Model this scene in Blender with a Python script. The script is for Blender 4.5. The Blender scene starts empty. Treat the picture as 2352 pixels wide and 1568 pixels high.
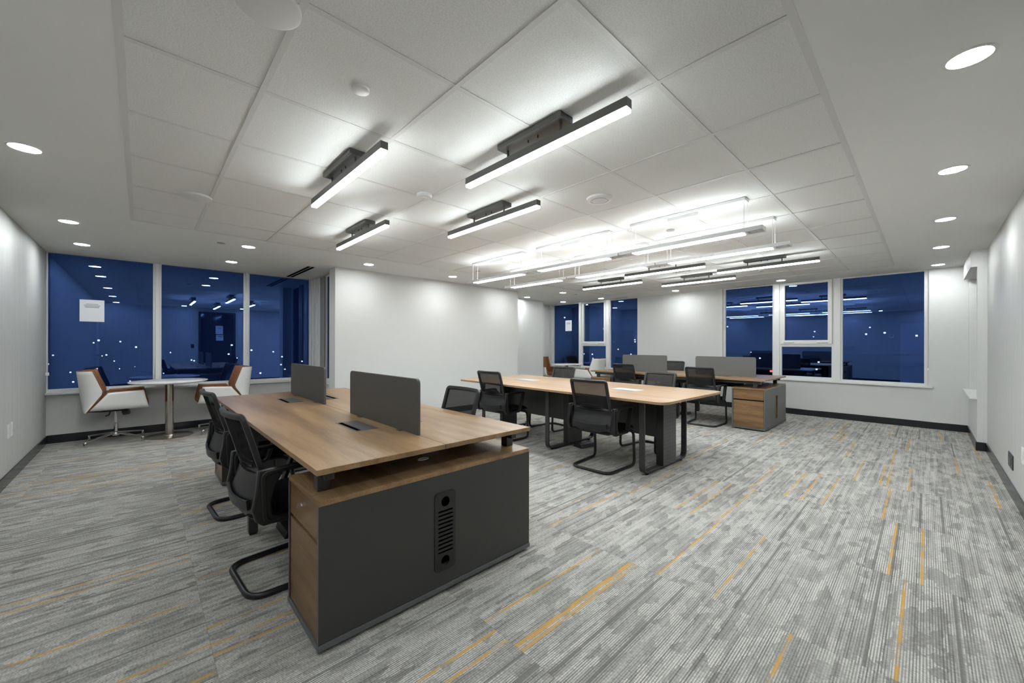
import bpy, bmesh, math, random
from mathutils import Vector, Matrix
from mathutils.geometry import tessellate_polygon
random.seed(7)
R = math.radians
S = bpy.context.scene
COL = S.collection

# ------------------------------------------------------------------ camera
H = 1.30            # camera height
CEIL = 2.502        # ceiling height
FPX = 900.45        # focal length in pixels of the 2352 px wide frame
cd = bpy.data.cameras.new('camera')
cam = bpy.data.objects.new('camera', cd); COL.objects.link(cam)
cd.sensor_fit = 'HORIZONTAL'; cd.sensor_width = 36.0
cd.lens = FPX / 2352 * 36
cd.shift_y = 7.92 / 2352
cd.clip_start = 0.02; cd.clip_end = 2000
yaw = R(43.412); roll = R(0.112)
F = Vector((math.sin(yaw), math.cos(yaw), 0)); R0 = Vector((math.cos(yaw), -math.sin(yaw), 0)); U0 = Vector((0, 0, 1))
RR = R0 * math.cos(roll) + U0 * math.sin(roll); UU = RR.cross(F)
cam.matrix_world = Matrix(((RR.x, UU.x, -F.x, 0), (RR.y, UU.y, -F.y, 0), (RR.z, UU.z, -F.z, H), (0, 0, 0, 1)))
S.camera = cam

# ------------------------------------------------------------------ world: blue dusk sky
w = bpy.data.worlds.new('dusk_sky'); S.world = w; w.use_nodes = True
wn = w.node_tree.nodes; wl = w.node_tree.links
wn.clear()
wo = wn.new('ShaderNodeOutputWorld'); bg = wn.new('ShaderNodeBackground')
tc = wn.new('ShaderNodeTexCoord'); sx = wn.new('ShaderNodeSeparateXYZ'); cr = wn.new('ShaderNodeValToRGB')
wl.new(tc.outputs['Generated'], sx.inputs[0]); wl.new(sx.outputs['Z'], cr.inputs[0])
cr.color_ramp.elements[0].position = 0.0; cr.color_ramp.elements[0].color = (0.030, 0.062, 0.20, 1)
cr.color_ramp.elements[1].position = 0.5; cr.color_ramp.elements[1].color = (0.010, 0.026, 0.105, 1)
wl.new(cr.outputs[0], bg.inputs[0]); wl.new(bg.outputs[0], wo.inputs[0])
bg.inputs[1].default_value = 0.12

# ------------------------------------------------------------------ exposure
vs = S.view_settings
vs.view_transform = 'Standard'; vs.look = 'None'; vs.gamma = 1.0; vs.use_curve_mapping = False
vs.exposure = 1.10
S.cycles.caustics_reflective = False; S.cycles.caustics_refractive = False
S.cycles.max_bounces = 6; S.cycles.diffuse_bounces = 3; S.cycles.glossy_bounces = 3; S.cycles.transparent_max_bounces = 12
S.cycles.use_light_tree = False
E_DOWN = 82.0       # downlight discs
E_BAR = 20.0        # surface linear lights
E_PEND = 19.0       # pendant lights, lower side
E_PENDUP = 6.5     # pendant lights, upper side

# ------------------------------------------------------------------ materials
MATS = {}
def nodes_of(name):
    m = bpy.data.materials.new(name); m.use_nodes = True
    nt = m.node_tree; nt.nodes.clear()
    out = nt.nodes.new('ShaderNodeOutputMaterial')
    MATS[name] = m
    return m, nt, out
def principled(nt, out, color=(.5, .5, .5), rough=.5, metal=0., spec=.5):
    b = nt.nodes.new('ShaderNodeBsdfPrincipled')
    b.inputs['Base Color'].default_value = (*color, 1)
    b.inputs['Roughness'].default_value = rough
    b.inputs['Metallic'].default_value = metal
    b.inputs['Specular IOR Level'].default_value = spec
    nt.links.new(b.outputs[0], out.inputs[0])
    return b
def N(nt, t, **kw):
    n = nt.nodes.new(t)
    for k, v in kw.items(): setattr(n, k, v)
    return n
def math_n(nt, op, a, b=None, c=None):
    n = nt.nodes.new('ShaderNodeMath'); n.operation = op
    for i, x in enumerate((a, b, c)):
        if x is None: continue
        if isinstance(x, (int, float)): n.inputs[i].default_value = x
        else: nt.links.new(x, n.inputs[i])
    return n.outputs[0]
def mixc(nt, fac, a, b):
    n = nt.nodes.new('ShaderNodeMix'); n.data_type = 'RGBA'
    for s, x in ((n.inputs[0], fac), (n.inputs[6], a), (n.inputs[7], b)):
        if isinstance(x, (int, float)): s.default_value = x
        elif isinstance(x, tuple): s.default_value = (*x, 1)
        else: nt.links.new(x, s)
    return n.outputs[2]
def noise(nt, vec, scale, detail=3, rough=.5, dim='3D'):
    n = nt.nodes.new('ShaderNodeTexNoise'); n.noise_dimensions = dim; n.inputs['Scale'].default_value = scale
    n.inputs['Detail'].default_value = detail; n.inputs['Roughness'].default_value = rough
    if vec is not None: nt.links.new(vec, n.inputs['Vector'])
    return n.outputs['Fac']
def mapping(nt, coord, scale=(1, 1, 1), rot=(0, 0, 0)):
    t = nt.nodes.new('ShaderNodeTexCoord'); m = nt.nodes.new('ShaderNodeMapping')
    m.inputs['Scale'].default_value = scale; m.inputs['Rotation'].default_value = rot
    nt.links.new(t.outputs[coord], m.inputs['Vector'])
    return m.outputs[0]
def world_pos(nt, scale=(1, 1, 1)):
    g = nt.nodes.new('ShaderNodeNewGeometry'); m = nt.nodes.new('ShaderNodeMapping')
    m.inputs['Scale'].default_value = scale
    nt.links.new(g.outputs['Position'], m.inputs['Vector'])
    return m.outputs[0]
def bump(nt, b, h, strength=.2, dist=.002):
    n = nt.nodes.new('ShaderNodeBump'); n.inputs['Strength'].default_value = strength
    n.inputs['Distance'].default_value = dist
    nt.links.new(h, n.inputs['Height']); nt.links.new(n.outputs[0], b.inputs['Normal'])
def ramp(nt, fac, stops):
    n = nt.nodes.new('ShaderNodeValToRGB'); e = n.color_ramp.elements
    while len(e) < len(stops): e.new(0.5)
    for el, (p, c) in zip(e, stops): el.position = p; el.color = (*c, 1)
    nt.links.new(fac, n.inputs[0]); return n.outputs[0]

def plain(name, color, rough=.5, metal=0., spec=.5, var=.06, vscale=8., bmp=0., bscale=200.):
    """painted / moulded surface with a little procedural tone variation"""
    m, nt, out = nodes_of(name); b = principled(nt, out, color, rough, metal, spec)
    n = noise(nt, mapping(nt, 'Object'), vscale, 0)
    c = mixc(nt, n, tuple(x * (1 - var) for x in color), tuple(min(1, x * (1 + var)) for x in color))
    nt.links.new(c, b.inputs['Base Color'])
    if bmp: bump(nt, b, noise(nt, mapping(nt, 'Object'), bscale, 2), bmp, .001)
    return m
def emitter(name, strength, color=(1, 1, 1)):
    m, nt, out = nodes_of(name); e = nt.nodes.new('ShaderNodeEmission')
    e.inputs[0].default_value = (*color, 1); e.inputs[1].default_value = strength
    nt.links.new(e.outputs[0], out.inputs[0]); return m

plain('wall_paint', (.69, .69, .678), .55, spec=.3, var=.015, vscale=1.5)
plain('ceiling_paint', (.88, .885, .87), .7, spec=.2, var=.01, vscale=1)
plain('white_trim', (.78, .78, .77), .35, var=.01)
plain('sill_white', (.76, .76, .745), .4, var=.01)
plain('grid_white', (.75, .75, .735), .5, var=.01)
plain('frame_grey', (.28, .27, .25), .4, var=.03)
plain('baseboard_black', (.018, .019, .022), .22, spec=.5, var=.1)
plain('charcoal_metal', (.036, .036, .035), .38, spec=.5, var=.05)
plain('black_metal', (.013, .013, .013), .35, var=.1)
plain('graphite_board', (.045, .045, .041), .42, spec=.45, var=.04, vscale=3)
plain('edge_grey', (.115, .12, .12), .4, var=.03)
plain('grey_board', (.135, .135, .128), .42, spec=.45, var=.03, vscale=3)
plain('screen_grey', (.085, .082, .078), .5, spec=.4, var=.03, vscale=3)
plain('screen_light_grey', (.145, .143, .136), .5, spec=.4, var=.03, vscale=3)
plain('chair_plastic', (.012, .012, .0125), .42, var=.1, bmp=.15, bscale=600)
plain('chair_fabric', (.008, .008, .008), .9, spec=.15, var=.2, vscale=60, bmp=.3, bscale=900)
plain('light_housing', (.085, .085, .08), .4, metal=.3, var=.04)
plain('silver', (.66, .66, .66), .35, metal=.25, var=.03)
plain('chrome', (.75, .75, .75), .14, metal=1., var=.03)
plain('brushed_steel', (.55, .51, .46), .25, metal=1., var=.06, vscale=40)
plain('table_white', (.84, .84, .83), .25, var=.01)
plain('shell_white', (.80, .795, .775), .35, var=.015)
plain('leather_brown', (.25, .098, .038), .42, var=.12, vscale=25, bmp=.2, bscale=260)
plain('plastic_white', (.8, .8, .79), .4, var=.01)
plain('socket_dark', (.03, .032, .034), .4, var=.1)
plain('power_black', (.035, .038, .04), .35, var=.08)
plain('lid_grey', (.06, .063, .066), .35, var=.05)
plain('panel_grey', (.075, .077, .076), .42, var=.04)
plain('void_black', (.003, .003, .003), .9, spec=.0, var=.1)
plain('paper', (.85, .86, .9), .6, var=.01)
plain('print_grey', (.35, .36, .4), .7, var=.02)
plain('disc_grey', (.42, .42, .41), .5, var=.02)
plain('blind_white', (.72, .72, .70), .6, var=.02)
plain('building_dark', (.012, .014, .022), .8, spec=.1, var=.2, vscale=.2)
emitter('glow_down', E_DOWN, (.935, .99, 1)); emitter('glow_bar', E_BAR, (.935, .99, 1))
emitter('glow_pend', E_PEND, (.935, .99, 1)); emitter('glow_pendup', E_PENDUP, (.935, .99, 1))
emitter('glow_city', 3.0, (.75, .85, 1)); emitter('glow_cityred', 3.0, (1, .15, .1))
for k_ in ('glow_city', 'glow_cityred'): MATS[k_].cycles.emission_sampling = 'NONE'

def m_wallpaper():
    m, nt, out = nodes_of('wall_vinyl'); b = principled(nt, out, (.6, .6, .6), .5, spec=.35)
    fine = noise(nt, world_pos(nt, (60, 60, 1.2)), 4, 3)
    wide = noise(nt, world_pos(nt, (9, 9, .25)), 3, 3)
    f = math_n(nt, 'ADD', math_n(nt, 'MULTIPLY', fine, .6), math_n(nt, 'MULTIPLY', wide, .4))
    c = ramp(nt, f, [(.28, (.47, .47, .455)), (.72, (.61, .61, .592))])
    nt.links.new(c, b.inputs['Base Color']); bump(nt, b, fine, .25, .002)
m_wallpaper()
def m_ctile():
    m, nt, out = nodes_of('ceiling_tile'); b = principled(nt, out, (.6, .6, .6), .9, spec=.1)
    h = noise(nt, world_pos(nt), 150, 3, .75, '2D')
    c = ramp(nt, h, [(.3, (.76, .765, .75)), (.62, (.88, .885, .868))])
    nt.links.new(c, b.inputs['Base Color']); bump(nt, b, h, .35, .003)
m_ctile()
def m_wood(name, light, mid, dark, rough=.34, rot=(0, 0, 0)):
    m, nt, out = nodes_of(name); b = principled(nt, out, mid, rough, spec=.42)
    v = mapping(nt, 'Object', (9, .7, 9), rot)
    wide = noise(nt, v, 1.1, 4, .6)
    fine = noise(nt, mapping(nt, 'Object', (90, 3.5, 90), rot), 1.6, 4, .6)
    por = noise(nt, mapping(nt, 'Object', (300, 18, 300), rot), 1.5, 2, .5)
    f = math_n(nt, 'ADD', math_n(nt, 'MULTIPLY', wide, .55), math_n(nt, 'ADD', math_n(nt, 'MULTIPLY', fine, .3), math_n(nt, 'MULTIPLY', por, .15)))
    c = ramp(nt, f, [(.41, dark), (.5, mid), (.59, light)])
    nt.links.new(c, b.inputs['Base Color']); bump(nt, b, fine, .06, .001)
    r = math_n(nt, 'ADD', math_n(nt, 'MULTIPLY', fine, .12), rough - .06)
    nt.links.new(r, b.inputs['Roughness'])
m_wood('oak_desk', (.37, .237, .128), (.295, .181, .090), (.20, .116, .054))
m_wood('oak_table', (.44, .30, .185), (.38, .25, .148), (.295, .185, .103))
m_wood('oak_front_shaded', (.265, .157, .077), (.20, .114, .053), (.125, .069, .031))  # cabinet front oak, darkened a little so its colour carries the shade there

def m_carpet():
    m, nt, out = nodes_of('carpet'); b = principled(nt, out, (.4, .4, .4), .95, spec=.08)
    L = nt.links
    g = N(nt, 'ShaderNodeNewGeometry'); sp = N(nt, 'ShaderNodeSeparateXYZ'); L.new(g.outputs['Position'], sp.inputs[0])
    oi = N(nt, 'ShaderNodeObjectInfo'); rnd = oi.outputs['Random']
    tcn = N(nt, 'ShaderNodeTexCoord'); so = N(nt, 'ShaderNodeSeparateXYZ'); L.new(tcn.outputs['Object'], so.inputs[0])
    x, y = sp.outputs['X'], sp.outputs['Y']; ly = so.outputs['Y']; lx = so.outputs['X']
    seed = math_n(nt, 'MULTIPLY', rnd, 173.0)
    def vec(a, bb, c=0.0):
        n = N(nt, 'ShaderNodeCombineXYZ')
        for i, q in enumerate((a, bb, c)):
            if isinstance(q, (int, float)): n.inputs[i].default_value = q
            else: L.new(q, n.inputs[i])
        return n.outputs[0]
    def wn1(a, bb):
        n = N(nt, 'ShaderNodeTexWhiteNoise'); n.noise_dimensions = '2D'; L.new(vec(a, bb), n.inputs['Vector']); return n.outputs['Value']
    # tufted rows along x, pitch 9.6 mm
    row = math_n(nt, 'FLOOR', math_n(nt, 'DIVIDE', y, .0096))
    wv = math_n(nt, 'SINE', math_n(nt, 'MULTIPLY', y, 2 * math.pi / .0096))
    wv = math_n(nt, 'ADD', math_n(nt, 'MULTIPLY', wv, .5), .5)
    loops = noise(nt, vec(math_n(nt, 'MULTIPLY', x, 140.), math_n(nt, 'MULTIPLY', y, 60.)), 1.0, 1, .5, '2D')
    # angular patches: noise sampled per band of rows so that edges step
    band = math_n(nt, 'MULTIPLY', math_n(nt, 'FLOOR', math_n(nt, 'DIVIDE', y, .0288)), .0288)
    bn = wn1(band, seed)
    vo = N(nt, 'ShaderNodeTexVoronoi'); vo.voronoi_dimensions = '2D'; vo.distance = 'MANHATTAN'; vo.inputs['Scale'].default_value = 1.0
    L.new(vec(math_n(nt, 'ADD', math_n(nt, 'MULTIPLY', x, 10.), math_n(nt, 'MULTIPLY', bn, .6)), math_n(nt, 'ADD', math_n(nt, 'MULTIPLY', y, 21.), seed)), vo.inputs['Vector'])
    sc = N(nt, 'ShaderNodeSeparateColor'); L.new(vo.outputs['Color'], sc.inputs[0])
    n2 = noise(nt, vec(math_n(nt, 'MULTIPLY', x, 3.), math_n(nt, 'ADD', math_n(nt, 'MULTIPLY', y, 4.), seed)), 1.0, 1, .5, '2D')
    patch = math_n(nt, 'ADD', math_n(nt, 'MULTIPLY', sc.outputs[0], .55), math_n(nt, 'MULTIPLY', n2, .45))
    mr = N(nt, 'ShaderNodeMapRange'); mr.interpolation_type = 'SMOOTHSTEP'
    mr.inputs[1].default_value = .22; mr.inputs[2].default_value = .78; L.new(patch, mr.inputs[0]); pk = mr.outputs[0]
    # long streaks
    st = noise(nt, vec(math_n(nt, 'MULTIPLY', x, .9), math_n(nt, 'ADD', math_n(nt, 'MULTIPLY', y, 38.), seed)), 1.0, 2, .6, '2D')
    rowr = wn1(row, math_n(nt, 'FLOOR', math_n(nt, 'MULTIPLY', seed, 10.)))
    base = ramp(nt, math_n(nt, 'ADD', math_n(nt, 'MULTIPLY', st, .8), math_n(nt, 'MULTIPLY', rowr, .2)),
                [(.30, (.15, .146, .138)), (.5, (.25, .243, .231)), (.70, (.35, .342, .325))])
    light = (.74, .72, .685)
    amp = math_n(nt, 'ADD', math_n(nt, 'MULTIPLY', pk, .62), .18)
    fac = math_n(nt, 'MULTIPLY', amp, math_n(nt, 'MULTIPLY', wv, math_n(nt, 'ADD', math_n(nt, 'MULTIPLY', loops, 1.1), .42)))
    sp_ = N(nt, 'ShaderNodeVectorMath'); sp_.operation = 'SCALE'; L.new(base, sp_.inputs[0]); L.new(math_n(nt, 'ADD', math_n(nt, 'MULTIPLY', loops, .7), .65), sp_.inputs[3])
    c = mixc(nt, fac, sp_.outputs[0], light)
    # dark lines and amber lines, one row wide to two rows wide, as long as the tile
    k = math_n(nt, 'FLOOR', math_n(nt, 'DIVIDE', math_n(nt, 'ADD', ly, .3), .0128))
    pick = wn1(k, seed)
    dk = math_n(nt, 'GREATER_THAN', pick, .978)
    c = mixc(nt, math_n(nt, 'MULTIPLY', dk, .75), c, (.16, .158, .15))
    yl = math_n(nt, 'MULTIPLY', math_n(nt, 'GREATER_THAN', pick, .91), math_n(nt, 'LESS_THAN', pick, .942))
    along = noise(nt, vec(math_n(nt, 'MULTIPLY', x, 7.), math_n(nt, 'ADD', k, seed)), 1.0, 1, .5, '2D')
    mr2 = N(nt, 'ShaderNodeMapRange'); mr2.inputs[1].default_value = .36; mr2.inputs[2].default_value = .54; L.new(along, mr2.inputs[0])
    yf = math_n(nt, 'MULTIPLY', yl, math_n(nt, 'ADD', math_n(nt, 'MULTIPLY', mr2.outputs[0], .6), .25))
    c = mixc(nt, yf, c, (.60, .335, .075))
    L.new(c, b.inputs['Base Color'])
    bump(nt, b, wv, .25, .002)
m_carpet()
def m_mesh(name, col, alpha):
    m, nt, out = nodes_of(name)
    d = N(nt, 'ShaderNodeBsdfDiffuse'); d.inputs[0].default_value = (*col, 1)
    t = N(nt, 'ShaderNodeBsdfTransparent'); mx = N(nt, 'ShaderNodeMixShader')
    v = mapping(nt, 'Object', (1, 1, 1))
    n = noise(nt, v, 420, 1)
    f = math_n(nt, 'ADD', math_n(nt, 'MULTIPLY', n, .25), alpha - .125)
    nt.links.new(f, mx.inputs[0]); nt.links.new(t.outputs[0], mx.inputs[1]); nt.links.new(d.outputs[0], mx.inputs[2])
    nt.links.new(mx.outputs[0], out.inputs[0])
m_mesh('mesh_black', (.03, .03, .03), .66)
m_mesh('mesh_grey', (.05, .05, .05), .70)
def m_glass():
    """coated office glazing at night: blue mirror over a clear pane"""
    m, nt, out = nodes_of('window_glass')
    t = N(nt, 'ShaderNodeBsdfTransparent'); t.inputs[0].default_value = (.80, .88, 1, 1)
    gl = N(nt, 'ShaderNodeBsdfGlossy'); gl.inputs['Roughness'].default_value = .0
    gl.inputs['Color'].default_value = (.10, .195, .52, 1)
    mx = N(nt, 'ShaderNodeMixShader')
    n = noise(nt, mapping(nt, 'Object'), 1.5, 1)
    f = math_n(nt, 'ADD', math_n(nt, 'MULTIPLY', n, .03), .45)
    nt.links.new(f, mx.inputs[0]); nt.links.new(t.outputs[0], mx.inputs[1]); nt.links.new(gl.outputs[0], mx.inputs[2])
    nt.links.new(mx.outputs[0], out.inputs[0])
m_glass()
plain('door_dark_glass', (.006, .007, .01), .08, spec=.5, var=.1)
plain('door_white', (.62, .64, .66), .45, var=.01)

# ------------------------------------------------------------------ mesh helpers
class MB:
    def __init__(s): s.v = []; s.f = []
    def add(s, vs_, fs_):
        o = len(s.v); s.v += [tuple(p) for p in vs_]; s.f += [tuple(i + o for i in f) for f in fs_]; return s
    def box(s, x0, x1, y0, y1, z0, z1):
        return s.add([(x0, y0, z0), (x1, y0, z0), (x1, y1, z0), (x0, y1, z0), (x0, y0, z1), (x1, y0, z1), (x1, y1, z1), (x0, y1, z1)],
                     [(0, 3, 2, 1), (4, 5, 6, 7), (0, 1, 5, 4), (1, 2, 6, 5), (2, 3, 7, 6), (3, 0, 4, 7)])
    def rings(s, rings, closed=False, caps=True):
        n = len(rings[0]); o = len(s.v)
        for r in rings: s.v += [tuple(p) for p in r]
        m = len(rings)
        for i in range(m if closed else m - 1):
            a, b = o + i * n, o + ((i + 1) % m) * n
            for j in range(n): s.f.append((a + j, a + (j + 1) % n, b + (j + 1) % n, b + j))
        if caps and not closed:
            s.f.append(tuple(o + j for j in reversed(range(n)))); s.f.append(tuple(o + (m - 1) * n + j for j in range(n)))
        return s
    def tube(s, pts, r, n=10, closed=False):
        P = [Vector(p) for p in pts]; m = len(P); T = []
        for i in range(m):
            a = P[(i - 1) % m] if (closed or i > 0) else P[i]; b = P[(i + 1) % m] if (closed or i < m - 1) else P[i]
            T.append((b - a).normalized())
        ref = Vector((0, 0, 1)) if abs(T[0].z) < .9 else Vector((1, 0, 0))
        u = (ref - T[0] * ref.dot(T[0])).normalized(); rings = []
        for i in range(m):
            u = (u - T[i] * u.dot(T[i])).normalized(); v = T[i].cross(u)
            rr = r[i] if isinstance(r, (list, tuple)) else r
            rings.append([P[i] + (u * math.cos(t) + v * math.sin(t)) * rr for t in (2 * math.pi * j / n for j in range(n))])
        return s.rings(rings, closed)
    def sweep(s, pts, wd, ht, Nv, closed=False):
        """rectangle, wd along Nv and ht across it, carried along a path"""
        P = [Vector(p) for p in pts]; m = len(P); Nv = Vector(Nv).normalized(); rings = []
        for i in range(m):
            a = P[(i - 1) % m] if (closed or i > 0) else P[i]; b = P[(i + 1) % m] if (closed or i < m - 1) else P[i]
            t = (b - a).normalized(); bb = t.cross(Nv).normalized()
            ww = (wd[i] if isinstance(wd, (list, tuple)) else wd) / 2; hh = (ht[i] if isinstance(ht, (list, tuple)) else ht) / 2
            c = min(ww, hh) * .35
            rings.append([P[i] + Nv * p + bb * q for p, q in ((ww - c, hh), (ww, hh - c), (ww, -hh + c), (ww - c, -hh), (-ww + c, -hh), (-ww, -hh + c), (-ww, hh - c), (-ww + c, hh))])
        return s.rings(rings, closed)
    def lathe(s, prof, c=(0, 0, 0), n=32):
        rings = [[(c[0] + r * math.cos(2 * math.pi * j / n), c[1] + r * math.sin(2 * math.pi * j / n), c[2] + z) for j in range(n)] for r, z in prof]
        return s.rings(rings)
    def plate(s, outer, holes, w0, w1, fn):
        """flat plate with real holes; fn(u, v, w) -> xyz"""
        loops = [list(outer)] + [list(h) for h in holes]
        flat = [p for l in loops for p in l]; n = len(flat)
        tris = tessellate_polygon([[Vector((p[0], p[1], 0)) for p in l] for l in loops])
        o = len(s.v)
        s.v += [tuple(fn(p[0], p[1], w0)) for p in flat] + [tuple(fn(p[0], p[1], w1)) for p in flat]
        for t in tris: s.f.append(tuple(o + i for i in t)); s.f.append(tuple(o + n + i for i in reversed(t)))
        k = 0
        for l in loops:
            m = len(l)
            for i in range(m):
                a, b = k + i, k + (i + 1) % m
                s.f.append((o + a, o + b, o + n + b, o + n + a))
            k += m
        return s
    def sheet(s, rows):
        o = len(s.v); n = len(rows[0])
        for r in rows: s.v += [tuple(p) for p in r]
        for i in range(len(rows) - 1):
            for j in range(n - 1): s.f.append((o + i * n + j, o + i * n + j + 1, o + (i + 1) * n + j + 1, o + (i + 1) * n + j))
        return s
    def mesh(s, name, mat, smooth=True, recalc=True):
        me = bpy.data.meshes.new(name); me.from_pydata(s.v, [], s.f)
        if recalc:
            bm = bmesh.new(); bm.from_mesh(me); bmesh.ops.recalc_face_normals(bm, faces=bm.faces); bm.to_mesh(me); bm.free()
        if smooth:
            for p in me.polygons: p.use_smooth = True
            me.set_sharp_from_angle(angle=R(38))
        me.materials.append(MATS[mat]); me.update()
        return me
    def build(s, name, mat, parent=None, bevel=0, seg=2, smooth=True, solid=0, soff=0, recalc=True, sub=0):
        o = bpy.data.objects.new(name, s.mesh(name, mat, smooth, recalc)); COL.objects.link(o)
        if parent is not None: o.parent = parent
        if sub:
            md = o.modifiers.new('sub', 'SUBSURF'); md.levels = sub; md.render_levels = sub
        if solid:
            md = o.modifiers.new('solid', 'SOLIDIFY'); md.thickness = solid; md.offset = soff
        if bevel:
            md = o.modifiers.new('bevel', 'BEVEL'); md.width = bevel; md.segments = seg; md.limit_method = 'ANGLE'; md.angle_limit = R(40)
        return o
def B(*a): return MB().box(*a)
def rect(u0, u1, v0, v1): return [(u0, v0), (u1, v0), (u1, v1), (u0, v1)]
def rrect(u0, u1, v0, v1, r, n=6):
    out = []
    for cx, cy, a0 in ((u1 - r, v0 + r, -90), (u1 - r, v1 - r, 0), (u0 + r, v1 - r, 90), (u0 + r, v0 + r, 180)):
        out += [(cx + r * math.cos(R(a0 + 90 * i / n)), cy + r * math.sin(R(a0 + 90 * i / n))) for i in range(n + 1)]
    return out
def circ(u, v, r, n=12): return [(u + r * math.cos(2 * math.pi * i / n), v + r * math.sin(2 * math.pi * i / n)) for i in range(n)]
def fillet(pts, r, n=5, closed=False):
    P = [Vector(p) for p in pts]; m = len(P); out = []
    for i in range(m):
        if not closed and i in (0, m - 1): out.append(P[i]); continue
        a, b, c = P[(i - 1) % m], P[i], P[(i + 1) % m]
        rr = r[i] if isinstance(r, (list, tuple)) else r
        d1, d2 = (a - b), (c - b); k = min(rr, d1.length * .49, d2.length * .49)
        p0, p1 = b + d1.normalized() * k, b + d2.normalized() * k
        for j in range(n + 1):
            t = j / n; out.append(p0 * (1 - t) ** 2 + b * 2 * t * (1 - t) + p1 * t * t)
    return out
XY = lambda u, v, w_: (u, v, w_)      # plate lying flat
XZ = lambda u, v, w_: (u, w_, v)      # plate standing across y
YZ = lambda u, v, w_: (w_, u, v)      # plate standing across x
def tag(o, label=None, cat=None, group=None, kind=None):
    for k, v in (('label', label), ('category', cat), ('group', group), ('kind', kind)):
        if v: o[k] = v
    return o
def thing(name, label, cat, loc=(0, 0, 0), rz=0., group=None):
    o = bpy.data.objects.new(name, None); COL.objects.link(o); o.empty_display_size = .1
    o.location = loc; o.rotation_euler = (0, 0, rz)
    return tag(o, label, cat, group)
def struct(o): o['kind'] = 'structure'; return o
def copy_tree(o, parent=None):
    c = o.copy(); COL.objects.link(c); c.parent = parent
    for ch in list(o.children): copy_tree(ch, c)
    return c
def place(proto, state, loc, rz, label):
    o = proto if not state else copy_tree(proto)
    state.append(1); o.location = loc; o.rotation_euler = (0, 0, rz); o['label'] = label
    return o

# ================================================================== THE ROOM
XL, XF, YR, YB = -0.90, 9.00, -0.515, 7.87      # left wall, far wall, right wall, back window wall
T = .15
# floor slab and carpet tiles (seams measured at x = .22 + k * .955)
floor = struct(B(XL - T, XF + T, YR - T, YB + T, -.12, -.009).build('floor', 'void_black', smooth=False))
PX, PY, X0, Y0 = .955, .4775, .221, .1
ct = B(-PX / 2 + .0004, PX / 2 - .0004, -PY / 2 + .0004, PY / 2 - .0004, -.009, 0).mesh('carpet_tile', 'carpet', smooth=False)
for i in range(-2, 11):
    for j in range(-2, 17):
        x0, x1 = X0 + i * PX, X0 + (i + 1) * PX; y0, y1 = Y0 + j * PY, Y0 + (j + 1) * PY
        if x1 <= XL + .01 or x0 >= XF - .01 or y1 <= YR + .01 or y0 >= YB - .01: continue
        if x0 > 2.17 and x1 < 6.1 and y0 > 6.26: continue
        if x0 > 2.9 and x1 < 8.0 and y0 > 7.21: continue
        cx0, cx1, cy0, cy1 = max(x0, XL), min(x1, XF), max(y0, YR), min(y1, YB)
        if (cx0, cx1, cy0, cy1) == (x0, x1, y0, y1):
            o = bpy.data.objects.new('carpet_tile', ct); COL.objects.link(o)
            o.location = ((x0 + x1) / 2, (y0 + y1) / 2, 0)
        else:
            mx_, my_ = (x0 + x1) / 2, (y0 + y1) / 2
            o = B(cx0 - mx_, cx1 - mx_, cy0 - my_, cy1 - my_, -.009, 0).build('carpet_tile', 'carpet', smooth=False)
            o.location = (mx_, my_, 0)
        o.parent = floor

# walls
struct(B(XL - T, XL, YR - T, YB + T, 0, CEIL).build('wall_left', 'wall_vinyl', smooth=False))
struct(B(XL, 7.55, YR - T, YR, 0, CEIL).build('wall_right', 'wall_vinyl', smooth=False))
YN = -.435
wr = MB().plate(rect(7.55, XF, 0, CEIL), [rect(7.66, 8.9, .655, 2.28)], YN - .23, YN, XZ)
struct(wr.build('wall_right_end', 'wall_paint', smooth=False))
struct(B(7.555, 8.94, YN, -.38, 2.286, CEIL).build('trim_1', 'wall_paint', smooth=False))          # bulkhead over the niche
WT = .66                                                             # window wall height below the glazing
XJ = 2.30
wb = MB().plate([(XL, 0), (XJ + .12, 0), (XJ + .12, WT), (XL, WT)], [], YB, YB + T, XZ)
struct(wb.build('wall_back_left', 'wall_paint', smooth=False))
struct(B(XJ, XJ + .12, 6.5, YB, 0, WT).build('wall_back_side', 'wall_paint', smooth=False))
core = [(2.17, 6.26), (6.10, 6.26), (6.10, 7.21), (8.0, 7.21), (8.0, YB + T), (2.9, YB + T), (2.9, 6.52), (2.17, 6.52)]
struct(MB().plate(core, [], 0, CEIL, XY).build('wall_middle', 'wall_paint', smooth=False))
struct(B(8.0, XF, YB, YB + T, 0, CEIL).build('wall_back_right', 'wall_paint', smooth=False))
WF = .66
W2 = (4.935, 7.77); W3 = (-.02, 2.985)
comb = [(YR - T, 0), (YB + T, 0), (YB + T, CEIL), (W2[1], CEIL), (W2[1], WF), (W2[0], WF), (W2[0], CEIL), (W3[1], CEIL), (W3[1], WF), (W3[0], WF), (W3[0], CEIL), (YR - T, CEIL)]
struct(MB().plate(comb, [], XF, XF + T, YZ).build('wall_far', 'wall_paint', smooth=False))

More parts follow.
